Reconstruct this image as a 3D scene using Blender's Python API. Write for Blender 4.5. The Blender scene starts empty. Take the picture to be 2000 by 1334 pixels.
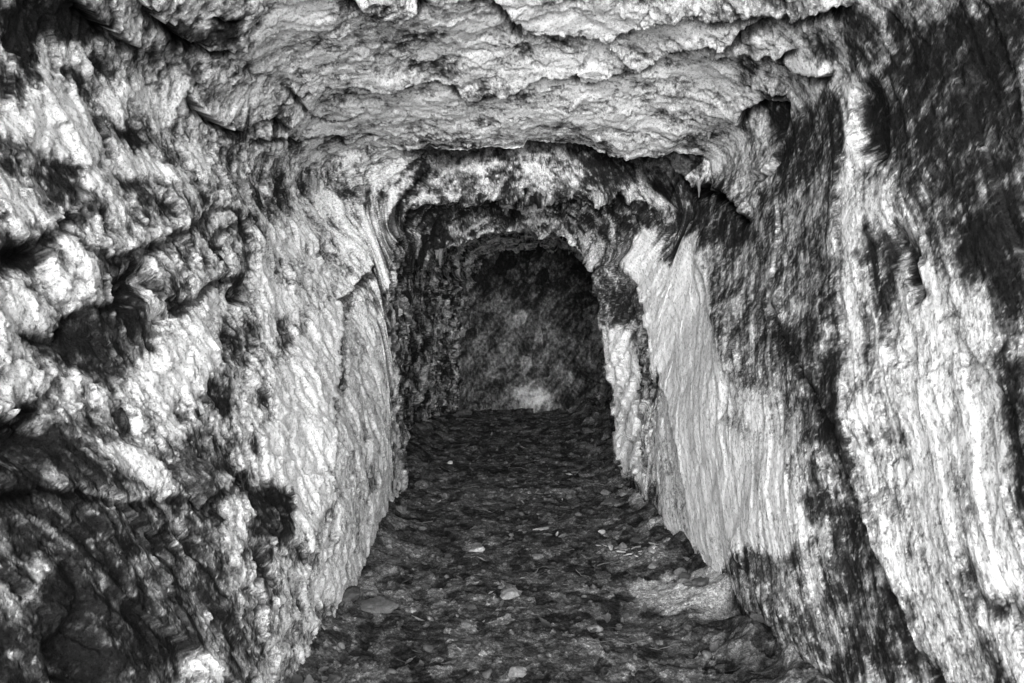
import bpy, math, random
import numpy as np
from mathutils import Vector, Euler, noise as mnoise

random.seed(7)
SC = bpy.context.scene
COL = SC.collection
F32 = np.float32

# ------------------------------------------------------------------ camera
CAM_H = 1.40
F_PX = 1333.0                     # focal length in pixels of a 2000 px wide picture
cam_d = bpy.data.cameras.new('camera')
cam = bpy.data.objects.new('camera', cam_d)
COL.objects.link(cam)
YAW, PITCH = math.radians(-1.29), math.radians(-2.66)
cam.location = (0, 0, CAM_H)
cam.rotation_euler = (math.radians(90) + PITCH, 0, YAW)
cam_d.sensor_width = 36
cam_d.lens = 36 * F_PX / 2000
cam_d.clip_start = 0.05
cam_d.clip_end = 3000
cam_d.dof.use_dof = True
cam_d.dof.focus_distance = 4.2
cam_d.dof.aperture_fstop = 8.0
SC.camera = cam
R_CAM = np.array(Euler(cam.rotation_euler).to_matrix(), dtype=np.float64)
C_LOC = np.array([0, 0, CAM_H])


def project(P):
    q = (P - C_LOC) @ R_CAM
    w = -q[..., 2]
    w = np.where(w > 0.05, w, np.nan)
    return 1000 + F_PX * q[..., 0] / w, 667 - F_PX * q[..., 1] / w, w


def ray(px, py):
    d = R_CAM @ np.array([(px - 1000) / F_PX, (667 - py) / F_PX, -1.0])
    return d


def floor_z(x, y):
    return 0.16 * np.clip((y - 5.0) / 3.0, 0, 1.2) + 0.05 * np.clip((np.abs(x - 0.15) - 0.6), 0, 1)


def on_floor(px, py):
    d = ray(px, py)
    z = 0.0
    for _ in range(6):
        t = (z - CAM_H) / d[2]
        p = C_LOC + d * t
        z = float(floor_z(p[0], p[1]))
    return p


# ------------------------------------------------------------------ noise
_G = np.random.RandomState(11).rand(1024) * 2 * np.pi
_GX, _GY = np.cos(_G).astype(F32), np.sin(_G).astype(F32)


def _hash(xi, yi, seed):
    h = (xi.astype(np.uint32) * np.uint32(374761393) + yi.astype(np.uint32) * np.uint32(668265263)
         + np.uint32((seed * 2246822519) & 0xffffffff))
    h ^= h >> np.uint32(13)
    h *= np.uint32(1274126177)
    h ^= h >> np.uint32(16)
    return h


def perlin(x, y, seed=0):
    x = np.asarray(x, F32); y = np.asarray(y, F32)
    xf = np.floor(x); yf = np.floor(y)
    xi = xf.astype(np.int64); yi = yf.astype(np.int64)
    fx = x - xf; fy = y - yf
    u = fx * fx * fx * (fx * (fx * 6 - 15) + 10)
    v = fy * fy * fy * (fy * (fy * 6 - 15) + 10)

    def g(dx, dy):
        k = (_hash(xi + dx, yi + dy, seed) & np.uint32(1023)).astype(np.int32)
        return _GX[k] * (fx - dx) + _GY[k] * (fy - dy)
    a = g(0, 0); b = g(1, 0); c = g(0, 1); d = g(1, 1)
    return (a + u * (b - a)) * (1 - v) + (c + u * (d - c)) * v


def fbm(x, y, octv=5, gain=0.5, lac=2.03, seed=0, ridged=False):
    s = 0.0; amp = 1.0; f = 1.0; tot = 0
    for i in range(octv):
        n = perlin(x * f + 13.7 * i, y * f - 7.3 * i, seed + i * 17)
        if ridged:
            n = 0.7 - 2 * np.abs(n)
        s = s + amp * n; tot += amp
        amp *= gain; f *= lac
    return (s / tot * 1.7).astype(F32)


def worley(x, y, seed=0):
    """distance to nearest and second cell, random value and local offset of the nearest cell"""
    x = np.asarray(x, F32); y = np.asarray(y, F32)
    xi = np.floor(x).astype(np.int64); yi = np.floor(y).astype(np.int64)
    d1 = np.full(x.shape, 9, F32); d2 = d1.copy(); rid = np.zeros(x.shape, F32)
    ox = np.zeros(x.shape, F32); oy = np.zeros(x.shape, F32)
    for dx in (-1, 0, 1):
        for dy in (-1, 0, 1):
            h = _hash(xi + dx, yi + dy, seed)
            cx = (xi + dx + (h & np.uint32(255)) / 255.0 * .9 + .05).astype(F32)
            cy = (yi + dy + ((h >> np.uint32(8)) & np.uint32(255)) / 255.0 * .9 + .05).astype(F32)
            rx = x - cx; ry = y - cy
            d = np.sqrt(rx * rx + ry * ry)
            c1 = d < d1
            d2 = np.where(c1, d1, np.minimum(d2, d))
            rid = np.where(c1, ((h >> np.uint32(16)) & np.uint32(255)).astype(F32) / 255, rid)
            ox = np.where(c1, rx, ox); oy = np.where(c1, ry, oy)
            d1 = np.where(c1, d, d1)
    return d1, d2, rid, ox, oy


def sstep(e0, e1, x):
    t = np.clip((x - e0) / (e1 - e0), 0, 1)
    return t * t * (3 - 2 * t)


# ------------------------------------------------------------------ tunnel cross-sections
# each: depth, left wall x at z = (0, .5, 1.1, 1.7), left corner, five roof points, right corner, right wall x at z = (1.7, 1.1, .5, 0)
SECT = [
    (-.45, (-1.30, -1.32, -1.40, -1.50), (-1.60, 2.5), ((-1.2, 3.05), (-.5, 3.3), (.1, 3.38), (.7, 3.32), (1.35, 3.1)), (1.75, 2.6), (1.66, 1.55, 1.47, 1.45)),  # unseen mouth, opened close behind the camera to let more light in
    (0.3, (-1.06, -1.08, -1.15, -1.30), (-1.38, 2.38), ((-1.0, 2.85), (-.45, 3.08), (.1, 3.16), (.65, 3.13), (1.2, 2.95)), (1.55, 2.5), (1.48, 1.38, 1.32, 1.30)),
    (1.5, (-.74, -.84, -1.00, -1.20), (-1.30, 2.28), ((-.92, 2.72), (-.4, 2.93), (.1, 3.02), (.6, 3.02), (1.1, 2.88)), (1.47, 2.5), (1.38, 1.25, 1.18, 1.17)),
    (2.8, (-.69, -.75, -.92, -1.12), (-1.22, 2.15), ((-.9, 2.52), (-.4, 2.70), (.1, 2.80), (.6, 2.82), (1.05, 2.72)), (1.42, 2.42), (1.33, 1.19, 1.10, 1.11)),
    (4.12, (-.72, -.72, -.82, -1.02), (-1.14, 2.10), ((-.95, 2.36), (-.4, 2.41), (.15, 2.43), (.65, 2.42), (1.15, 2.39)), (1.42, 2.26), (1.28, 1.13, 1.06, 1.05)),
    (4.28, (-.72, -.72, -.80, -.98), (-1.10, 2.08), ((-.92, 2.33), (-.4, 2.37), (.15, 2.385), (.65, 2.38), (1.12, 2.35)), (1.40, 2.23), (1.25, 1.12, 1.05, 1.05)),
    (4.30, (-.72, -.72, -.80, -.97), (-1.09, 2.09), ((-.92, 2.33), (-.38, 2.47), (.15, 2.54), (.65, 2.52), (1.10, 2.42)), (1.39, 2.24), (1.25, 1.12, 1.05, 1.05)),
    (4.50, (-.72, -.72, -.76, -.84), (-.88, 2.04), ((-.72, 2.31), (-.30, 2.46), (.15, 2.54), (.6, 2.52), (1.0, 2.36)), (1.27, 2.12), (1.19, 1.10, 1.04, 1.04)),
    (4.60, (-.72, -.71, -.73, -.74), (-.69, 1.94), ((-.48, 2.09), (-.2, 2.14), (.15, 2.15), (.6, 2.17), (.95, 2.13)), (1.22, 2.0), (1.16, 1.09, 1.03, 1.03)),
    (4.82, (-.72, -.70, -.70, -.71), (-.66, 1.94), ((-.48, 2.13), (-.2, 2.19), (.15, 2.21), (.55, 2.19), (.86, 2.10)), (1.08, 1.93), (1.08, 1.04, 1.01, 1.02)),
    (5.15, (-.73, -.71, -.68, -.68), (-.58, 1.82), ((-.4, 2.04), (-.15, 2.13), (.15, 2.15), (.45, 2.10), (.70, 2.0)), (.88, 1.83), (.93, .94, .97, 1.0)),
    (5.36, (-.76, -.74, -.70, -.65), (-.56, 1.70), ((-.40, 1.86), (-.14, 1.97), (.15, 2.04), (.42, 2.0), (.6, 1.86)), (.72, 1.74), (.79, .84, .92, .97)),
    (5.46, (-.98, -.96, -.92, -.88), (-.78, 1.95), ((-.5, 2.22), (-.2, 2.30), (.15, 2.32), (.5, 2.28), (.8, 2.15)), (1.02, 1.95), (1.08, 1.12, 1.14, 1.16)),
    (6.6, (-.93, -.88, -.82, -.76), (-.66, 1.8), ((-.45, 2.1), (-.2, 2.24), (.15, 2.26), (.55, 2.22), (.9, 2.1)), (1.15, 1.9), (1.2, 1.26, 1.28, 1.3)),
    (8.7, (-.42, -.34, -.22, -.14), (-.08, 1.8), ((0, 2.0), (.15, 2.08), (.4, 2.1), (.7, 2.06), (1.0, 1.98)), (1.3, 1.8), (1.36, 1.42, 1.42, 1.42)),
]


def section_points(s):
    Y, L, cl, roof, cr, R = s
    pts = [(L[0], -.2), (L[1], .5), (L[2], 1.1), (L[3], 1.68), cl] + list(roof) + [cr, (R[0], 1.68), (R[1], 1.1), (R[2], .5), (R[3], -.2)]
    return [(x, Y, z) for x, z in pts]


CTRL = np.array([section_points(s) for s in SECT])          # (K, 15, 3)


def hermite(ctrl, tk, t):
    """monotone cubic through ctrl[k] at tk along axis 0"""
    d = np.diff(ctrl, axis=0) / np.diff(tk)[:, None, None]
    m = np.zeros_like(ctrl)
    m[0], m[-1] = d[0], d[-1]
    same = d[:-1] * d[1:] > 0
    m[1:-1] = np.where(same, 2 * d[:-1] * d[1:] / np.where(same, d[:-1] + d[1:], 1), 0)
    k = np.clip(np.searchsorted(tk, t, side='right') - 1, 0, len(tk) - 2)
    h = (tk[k + 1] - tk[k])[:, None, None]
    s = ((t - tk[k]) / (tk[k + 1] - tk[k]))[:, None, None]
    return ((2 * s**3 - 3 * s**2 + 1) * ctrl[k] + (s**3 - 2 * s**2 + s) * h * m[k]
            + (-2 * s**3 + 3 * s**2) * ctrl[k + 1] + (s**3 - s**2) * h * m[k + 1])


seglen = np.linalg.norm(np.diff(CTRL, axis=0), axis=2)
tk = np.concatenate([[0], np.cumsum(np.max(seglen, axis=1) * .5 + np.mean(seglen, axis=1) * .5)])
rows = [0.0]
while rows[-1] < tk[-1]:
    y = np.interp(rows[-1], tk, [s[0] for s in SECT])
    rows.append(rows[-1] + (0.06 if y < 0.75 else float(np.clip(0.0024 * y, .0035, .013)) * (.6 if 4.2 < y < 4.7 else 1)))
rows[-1] = tk[-1]
rows = np.array(rows)
S1 = hermite(CTRL, tk, rows)                                   # (n, 15, 3)
# around the profile: Catmull-Rom, columns spread evenly by length
ulen = np.linalg.norm(np.diff(CTRL[4], axis=0), axis=1)
uk = np.concatenate([[0], np.cumsum(ulen)])
NU = 1320
uu = np.linspace(0, uk[-1], NU)
ui = np.interp(uu, uk, np.arange(15))
k = np.clip(np.floor(ui).astype(int), 0, 13)
s = (ui - k)[None, :, None]
ext = np.concatenate([2 * S1[:, :1] - S1[:, 1:2], S1, 2 * S1[:, -1:] - S1[:, -2:-1]], axis=1)
p0, p1, p2, p3 = ext[:, k], ext[:, k + 1], ext[:, k + 2], ext[:, k + 3]
BASE = .5 * (2 * p1 + (p2 - p0) * s + (2 * p0 - 5 * p1 + 4 * p2 - p3) * s**2 + (3 * p1 - p0 - 3 * p2 + p3) * s**3)
del p0, p1, p2, p3
NT = BASE.shape[0]
A = np.concatenate([np.zeros((1, NU)), np.cumsum(np.linalg.norm(np.diff(BASE, axis=0), axis=2), axis=0)], axis=0).astype(F32)
Bq = np.concatenate([np.zeros((NT, 1)), np.cumsum(np.linalg.norm(np.diff(BASE, axis=1), axis=2), axis=1)], axis=1)
B = (Bq - Bq[:, NU // 2][:, None]).astype(F32)
del Bq
gt = np.gradient(BASE, axis=0); gu = np.gradient(BASE, axis=1)
NRM = np.cross(gu, gt)
NRM /= np.linalg.norm(NRM, axis=2, keepdims=True) + 1e-9
mid = NU // 2
if NRM[NT // 3, mid, 2] > 0:
    NRM = -NRM
UI = ui.astype(F32)[None, :]                                   # profile index 0..14
YB = BASE[..., 1].astype(F32)
ZB = BASE[..., 2].astype(F32)

wl = sstep(5.0, 3.6, UI) + 0 * A           # left wall weight
wr = sstep(9.2, 10.2, UI) + 0 * A          # right wall weight
wc = np.clip(1 - wl - wr, 0, 1)
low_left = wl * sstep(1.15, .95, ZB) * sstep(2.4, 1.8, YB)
big = fbm(A / .9, B / .9, 3, seed=71)
med = fbm(A / .28, B / .28, 4, .55, seed=73)
BASE += NRM * ((big * .045 + med * .018 * (wl + wc * .8 + wr * .5))[..., None])

def facets(a, b, seed, tilt=1.0):
    """flat broken faces: every cell a tilted plane with its own height"""
    _, _, rid_, ox_, oy_ = worley(a, b, seed)
    h = (rid_ * 977.3) % 1.0; g = (rid_ * 613.7) % 1.0
    return ((rid_ - .5) * .9 + tilt * (ox_ * (h * 2 - 1) + oy_ * (g * 2 - 1)) * 1.5).astype(F32)


# ------------------------------------------------------------------ picture point -> point of the bare rock surface
ST = 5
sub = BASE[::ST, ::ST]
SPX, SPY, SPD = project(sub)
vis = np.isfinite(SPX) & (sub[..., 1] > .6)


def rock_at(px, py):
    c = np.where(vis, np.hypot(SPX - px, SPY - py) + 9 * SPD, 1e9)
    i, j = np.unravel_index(np.nanargmin(np.where(np.isfinite(c), c, 1e9)), c.shape)
    i0, i1 = max(0, i * ST - 9), min(NT, i * ST + 10)
    j0, j1 = max(0, j * ST - 9), min(NU, j * ST + 10)
    x, y, w = project(BASE[i0:i1, j0:j1])
    d = np.where(np.isfinite(x), np.hypot(x - px, y - py), 1e9)
    a, b = np.unravel_index(np.argmin(d), d.shape)
    return i0 + a, j0 + b


def ab(px, py):
    i, j = rock_at(px, py)
    return A[i, j], B[i, j]


WA = (fbm(A / .16, B / .16, 4, seed=3) * .024 + fbm(A / .035, B / .035, 3, seed=5) * .010)
WB = (fbm(A / .16, B / .16, 4, seed=23) * .024 + fbm(A / .035, B / .035, 3, seed=25) * .010)
sc_w = np.clip(YB / 3.0, .45, 1.2) * (1 - .55 * wr)
AW = A + WA * sc_w
BW = B + WB * sc_w


def seg_dist(pa, pb, a0, b0, a1, b1):
    da, db = a1 - a0, b1 - b0
    L2 = da * da + db * db + 1e-12
    t = np.clip(((pa - a0) * da + (pb - b0) * db) / L2, 0, 1)
    ra = pa - a0 - t * da; rb = pb - b0 - t * db
    return np.sqrt(ra * ra + rb * rb), da * rb - db * ra, t


def poly_mask(pts, soft=.04, margin=.12):
    """soft 0..1 mask of a polygon given by picture points, laid on the rock; returns index array and values"""
    q = np.array([ab(*p) for p in pts])
    lo, hi = q.min(0) - margin, q.max(0) + margin
    idx = np.nonzero((AW > lo[0]) & (AW < hi[0]) & (BW > lo[1]) & (BW < hi[1]) & (YB > .6))
    pa, pb = AW[idx], BW[idx]
    inside = np.zeros(pa.shape, bool); dist = np.full(pa.shape, 9, F32)
    n = len(q)
    for i in range(n):
        a0, b0 = q[i]; a1, b1 = q[(i + 1) % n]
        c = (b0 > pb) != (b1 > pb)
        x = (a1 - a0) * (pb - b0) / (b1 - b0 + 1e-12) + a0
        inside ^= c & (pa < x)
        dist = np.minimum(dist, seg_dist(pa, pb, a0, b0, a1, b1)[0])
    sd = np.where(inside, dist, -dist)
    return idx, sstep(-soft, soft, sd)


# ------------------------------------------------------------------ rock relief
print('noise fields', NT, NU)
smooth = np.zeros_like(A)                  # where the rock face is smooth


def streak(ang_a, ang_b, lp, lq, seed, octv=5, gain=.55, wob=.05):
    p = A * ang_a + B * ang_b; q = -A * ang_b + B * ang_a
    w = fbm(A / .5, B / .5, 3, seed=seed + 91) * wob
    return fbm(p / lp, (q + w) / lq, octv, gain, seed=seed)


stL = streak(.5, -.87, .36, .045, 41)      # left wall: down and inwards
stR = streak(-.50, .87, .60, .036, 51, 6, .62, .04)     # right wall: down and outwards
stC = streak(.18, .98, .35, .07, 61)       # roof: across
ST_ALL = stL * wl + stR * wr + stC * wc
rid = fbm((A + WA) / .22, (B + WB) / .22, 5, .5, seed=75, ridged=True)
fin = fbm(A / .05, B / .05, 4, .6, seed=77)
d1, d2, cid, ox, oy = worley((A + WA * 2.2) / .17, (B + WB * 2.2) / .30, 81)
flake = (cid - .5) * .6 + ox * .9                     # tilted flakes, thick edge away from the mouth
e1 = sstep(.0, .05, d2 - d1)
d1, d2, cid2, ox2, oy2 = worley((A + WA * 1.6) / .07, (B + WB * 1.6) / .11, 83)
flake2 = (cid2 - .5) * .6 + ox2 * .8
e2 = sstep(.0, .08, d2 - d1)
_, _, cid3, _, _ = worley((A + WA * 1.2) / .026, (B + WB * 1.2) / .040, 85)

PATCH_SMOOTH = [
    [(668, 760), (720, 600), (770, 560), (775, 700), (775, 830), (795, 1000), (740, 1120), (640, 1180), (605, 1200), (625, 1050), (655, 960), (652, 860)],
    [(1250, 450), (1345, 465), (1400, 650), (1420, 760), (1400, 850), (1340, 880), (1290, 760), (1260, 620)],
]
for pts in PATCH_SMOOTH:
    idx, m = poly_mask(pts, .05, .2)
    smooth[idx] = np.maximum(smooth[idx], m)
rough = 1 - .35 * smooth
rough *= 1 - .45 * wr
JA = fbm(A / .05, B / .05, 4, .65, seed=171) * .012 + WA * .5
JB = fbm(A / .05, B / .05, 4, .65, seed=173) * .012 + WB * .5
Aj, Bj = A + JA, B + JB
fA = facets(Aj / .30, Bj / .34, 181); fB = facets(Aj / .13, Bj / .15, 183); fC = facets(Aj / .055, Bj / .065, 185)
pl = Aj * .50 - Bj * .87; ql = Aj * .87 + Bj * .50          # along and across the bedding of the left wall
pr = (A + JA * .4) * -.50 + (B + JB * .4) * .87; qr = (A + JA * .4) * .87 + (B + JB * .4) * .50
rA = facets(pr / 1.1, qr / .17, 187, .6); rB = facets(pr / .42, qr / .060, 189, .6); rC = facets(pr / .16, qr / .022, 191, .5)
lA = facets(pl / .50, ql / .12, 193, .8); lB = facets(pl / .20, ql / .045, 195, .8)
DISP = med * .006 * rough
DISP += (fA * .018 * np.clip(YB / 2.4, .45, 1) + fB * .013 + fC * .0085) * wl * (1 - low_left) * rough
DISP += (lA * .022 + lB * .009) * low_left + (fC * .003) * low_left
DISP += (fA * .009 + fB * .008 + fC * .0055 + flake * .008) * wc * rough
DISP += (rA * .013 + rB * .006 + rC * .0022) * wr * (1 - .25 * smooth)
DISP += fin * .0024 * rough + fbm(A / .014, B / .014, 3, .6, seed=79) * .0007
for y0, wd in ((4.60, .10), (5.36, .12)):
    wgt = np.exp(-((YB - y0) / wd)**2) * (.3 + .7 * sstep(3.0, 4.2, UI) * sstep(11.5, 10.0, UI))
    DISP += wgt * (.075 * fbm(A / .4, B / .30, 3, seed=151) + .020 * fbm(A / .15, B / .09, 4, .6, seed=153) * (.35 + .65 * sstep(4.2, 4.8, UI) * sstep(10.2, 9.6, UI)))
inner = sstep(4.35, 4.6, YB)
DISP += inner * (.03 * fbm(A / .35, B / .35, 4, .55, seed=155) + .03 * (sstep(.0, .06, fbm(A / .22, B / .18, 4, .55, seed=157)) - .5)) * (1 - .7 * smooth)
frac = 1 - sstep(.006, .022, np.abs(fbm((A + WA) / .34, (B + WB) / .62, 5, .55, seed=159)))
frac *= sstep(-.16, .0, fbm(A / .5, B / .5, 3, seed=161)) * np.clip(wc + .5 * wl, 0, 1)
DISP -= .008 * frac
DISP = DISP.astype(F32)

# ------------------------------------------------------------------ ledges: rock layers that end in a lip, a gap behind with shade painted into its tone
# (lip side offset in picture pixels, lip thickness m, run-out m, gap depth m, points)
UP = (0, -30)
LEDGES = [
    (UP, .035, .15, .05, [(1445, 240), (1450, 215), (1490, 195), (1530, 200)]),
    (UP, .035, .25, .08, [(975, 0), (1004, 31), (1017, 27), (1021, 54), (1045, 54), (1070, 49), (1168, 60), (1180, 70), (1210, 52), (1245, 35), (1297, 21), (1350, 10)]),
    (UP, .030, .22, .06, [(835, 154), (860, 154), (884, 163), (912, 185), (940, 187), (975, 182), (1021, 161), (1045, 150), (1063, 142), (1115, 143), (1124, 130), (1140, 150), (1157, 154), (1189, 140), (1224, 126), (1259, 122), (1290, 103), (1321, 95), (1338, 82), (1363, 80), (1384, 72), (1405, 82), (1422, 79), (1443, 61), (1464, 44), (1496, 31)]),
    (UP, .045, .25, .10, [(690, -6), (706, 0), (734, 16), (758, 14), (771, 25), (797, 17), (815, -4)]),
    (UP, .016, .15, .03, [(640, 163), (660, 161), (695, 163), (730, 175), (765, 171), (800, 165)]),
    (UP, .020, .20, .035, [(154, 0), (178, 31), (210, 60), (241, 79), (259, 84)]),
    (UP, .022, .20, .04, [(273, 0), (305, 28), (336, 52), (364, 77), (406, 91), (455, 86), (487, 80)]),
    (UP, .012, .12, .03, [(410, 25), (440, 26), (465, 31)]),
    (UP, .024, .20, .04, [(367, 182), (389, 214), (420, 238), (445, 248), (480, 248), (497, 235), (528, 217), (553, 240), (574, 224), (605, 210)]),
    (UP, .018, .15, .04, [(500, 270), (525, 264), (560, 259), (577, 277), (626, 268), (661, 262), (677, 290), (705, 274)]),
    (UP, .012, .12, .025, [(560, 165), (574, 178), (600, 205), (640, 190), (680, 185)]),
    (UP, .012, .12, .025, [(610, 220), (640, 235), (670, 235), (700, 222)]),
    (UP, .016, .20, .03, [(0, 492), (21, 491), (49, 482), (70, 468), (119, 435), (170, 400)]),
    (UP, .028, .18, .05, [(157, 478), (200, 486), (220, 500), (248, 498), (270, 484), (315, 471), (350, 447), (371, 435), (410, 406), (430, 403), (458, 410)]),
    (UP, .016, .12, .03, [(420, 452), (455, 434), (486, 415)]),
    (UP, .030, .15, .05, [(308, 562), (336, 589), (378, 580), (406, 548), (458, 538)]),
    (UP, .014, .15, .022, [(660, 592), (690, 560), (720, 530), (752, 430), (770, 404), (779, 399), (797, 371), (839, 329)]),
    (UP, .045, .16, .12, [(890, 392), (909, 389), (972, 385), (979, 399), (1007, 390), (1021, 383), (1045, 380), (1087, 387), (1119, 383), (1168, 387), (1210, 376)]),
    (UP, .045, .14, .10, [(1300, 308), (1332, 336), (1359, 364), (1377, 364), (1405, 374), (1430, 381), (1450, 402), (1461, 427)]),
    ((-20, -20), .030, .10, .05, [(1524, 290), (1522, 310), (1496, 340), (1475, 346)]),
    (UP, .024, .15, .045, [(1398, 112), (1412, 103), (1447, 98), (1468, 93), (1475, 101), (1503, 91), (1527, 101), (1552, 88)]),
    (UP, .028, .15, .05, [(1471, 105), (1517, 112), (1559, 136), (1608, 150), (1618, 140)]),
    (UP, .040, .20, .09, [(1300, 18), (1342, 14), (1398, 20), (1440, 19), (1464, 14), (1541, 14), (1552, 31), (1580, 21), (1646, 7)]),
    (UP, .014, .10, .03, [(1492, 168), (1515, 178), (1538, 190)]),
    ((25, -15), .040, .15, .06, [(1000, 413), (1017, 437), (1045, 458), (1060, 475), (1084, 510), (1115, 520)]),
    ((-30, 0), .013, .10, .010, [(665, 587), (661, 615), (665, 748), (651, 800), (647, 880), (654, 867), (644, 937), (654, 972), (620, 1025), (616, 1049), (609, 1077), (602, 1115)]),
    ((30, 0), .025, .14, .015, [(1350, 465), (1365, 520), (1385, 600), (1400, 640), (1410, 700), (1425, 735)]),
    ((30, -8), .030, .20, .025, [(1500, 560), (1520, 620), (1540, 670), (1560, 700), (1600, 770), (1640, 840), (1660, 920), (1690, 1000), (1740, 1120), (1800, 1260), (1850, 1334)]),
    ((-30, 0), .009, .16, .004, [(1640, 260), (1642, 433), (1648, 600), (1662, 740), (1682, 900), (1715, 1030), (1770, 1165), (1830, 1290)]),
    ((30, -5), .035, .12, .04, [(1430, 1060), (1450, 1100), (1475, 1135), (1520, 1230), (1560, 1334)]),
    ((30, 0), .030, .12, .03, [(1240, 470), (1245, 560), (1262, 640), (1290, 760), (1330, 880), (1352, 1010), (1360, 1090)]),
    ((25, 0), .030, .12, .03, [(1150, 480), (1185, 640), (1215, 780), (1240, 900), (1250, 960)]),
    ((20, -25), .012, .14, .01, [(58, 960), (100, 1040), (135, 1100), (180, 1200), (215, 1300)]),
    ((20, -25), .010, .14, .01, [(150, 965), (190, 1040), (240, 1140), (280, 1230), (310, 1320)]),
    (UP, .014, .15, .02, [(0, 965), (50, 955), (105, 950), (180, 968), (230, 985), (260, 985), (330, 968), (400, 980), (440, 955), (480, 915)]),
    (UP, .014, .15, .03, [(0, 818), (40, 815), (60, 785), (95, 768), (110, 740)]),
    (UP, .014, .15, .03, [(50, 648), (100, 650), (125, 640), (125, 625), (150, 600), (230, 592)]),
]
LEDGE_SHADE = np.zeros_like(A)  # shade under the lips and in the roof slot, put into the tone
_, _, hc1, _, _ = worley(A / .028, B / .028, 175)
_, _, hc2, _, _ = worley(A / .026, B / .030, 177)
HJ = (hc1 - .5) * 2; HK = (hc2 - .5) * 2
MAIN_LIP = [(500, 255), (540, 262), (580, 262), (640, 262), (685, 290), (735, 262), (780, 285), (830, 287), (870, 292), (900, 292), (955, 285), (1020, 290), (1030, 273), (1060, 275), (1080, 280), (1135, 272), (1170, 290), (1210, 310), (1245, 300), (1290, 303), (1310, 290), (1350, 270), (1385, 265), (1445, 240)]
il = int(np.argmin(np.abs(YB[:, mid] - 4.285)))
lx_, ly_, lw_ = project(BASE[il])
want = np.interp(lx_, [p[0] for p in MAIN_LIP], [p[1] for p in MAIN_LIP])
lift = np.where((UI[0] > 4.2) & (UI[0] < 9.8), -(want - ly_) * lw_ / F_PX, 0)      # how far the broken edge hangs below the layer
lift = np.clip(lift, -.14, .06) * sstep(520, 580, lx_) * sstep(1520, 1470, lx_)
lift += .012 * fbm(B[il] / .05, B[il] * 0, 4, .6, seed=91) * sstep(520, 580, lx_) * sstep(1520, 1470, lx_)
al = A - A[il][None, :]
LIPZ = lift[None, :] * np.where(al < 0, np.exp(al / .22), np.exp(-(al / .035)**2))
LEDGE_SHADE = np.maximum(LEDGE_SHADE, ((UI > 4.4) & (UI < 9.6)) * sstep(.012, .03, al) * sstep(.52, .40, al) * sstep(730, 800, lx_)[None, :] * sstep(1500, 1450, lx_)[None, :])  # roof slot: shade painted behind the main lip
for off, D, run, gap, pts in LEDGES:
    q = np.array([ab(*p) for p in pts])
    mi = len(pts) // 2
    lo, hi = q.min(0) - run * 3, q.max(0) + run * 3
    idx = np.nonzero((AW > lo[0]) & (AW < hi[0]) & (BW > lo[1]) & (BW < hi[1]) & (YB > .6))
    jag = .35
    hx = .008 * HJ[idx]; hy = .008 * HK[idx]
    pa = A[idx] + WA[idx] * sc_w[idx] * jag + hx; pb = B[idx] + WB[idx] * sc_w[idx] * jag + hy
    best = np.full(pa.shape, 9, F32); sgn = np.zeros(pa.shape, F32); tt = np.zeros(pa.shape, F32)
    n = len(q) - 1
    for i in range(n):
        d, cr, t = seg_dist(pa, pb, q[i, 0], q[i, 1], q[i + 1, 0], q[i + 1, 1])
        c = d < best
        best = np.where(c, d, best); sgn = np.where(c, np.sign(cr), sgn); tt = np.where(c, (i + t) / n, tt)
    # side of the lip
    px0 = .5 * (pts[mi - 1][0] + pts[mi][0]); py0 = .5 * (pts[mi - 1][1] + pts[mi][1])
    r = ab(px0 + off[0], py0 + off[1])
    da, db = q[mi] - q[mi - 1]
    side = np.sign(da * (r[1] - q[mi - 1, 1]) - db * (r[0] - q[mi - 1, 0]))
    s_ = sgn * side
    end = sstep(0, .08, tt) * sstep(1, .92, tt)
    endd = np.where((tt <= 0) | (tt >= 1), np.exp(-(best / .05)**2), 1)
    if off == UP and pts[mi][0] < 480 and pts[mi][1] > 380:
        D *= .5; gap *= .5
    lip = D * np.exp(-best / run)
    rec = -gap * np.exp(-(best / (.25 * gap + .012))**2)
    wallside = off != UP or (pts[mi][0] < 480 and pts[mi][1] > 380)
    soft = .028 if wallside else .004
    k_ = sstep(-soft, soft, best * s_)
    if off == UP and not wallside:
        lip = lip * 1.35; rec = rec * 1.3
    v = (k_ * lip + (1 - k_) * rec) * endd * (.25 + .75 * end)
    DISP[idx] += v
    LEDGE_SHADE[idx] = np.maximum(LEDGE_SHADE[idx], np.where(s_ > 0, sstep(.008, .0, best), 1 - sstep(.6 * D + .010 + .08 * gap, .9 * D + .026 + .16 * gap, best)) * endd * (.35 if off != UP else 1))

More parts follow.
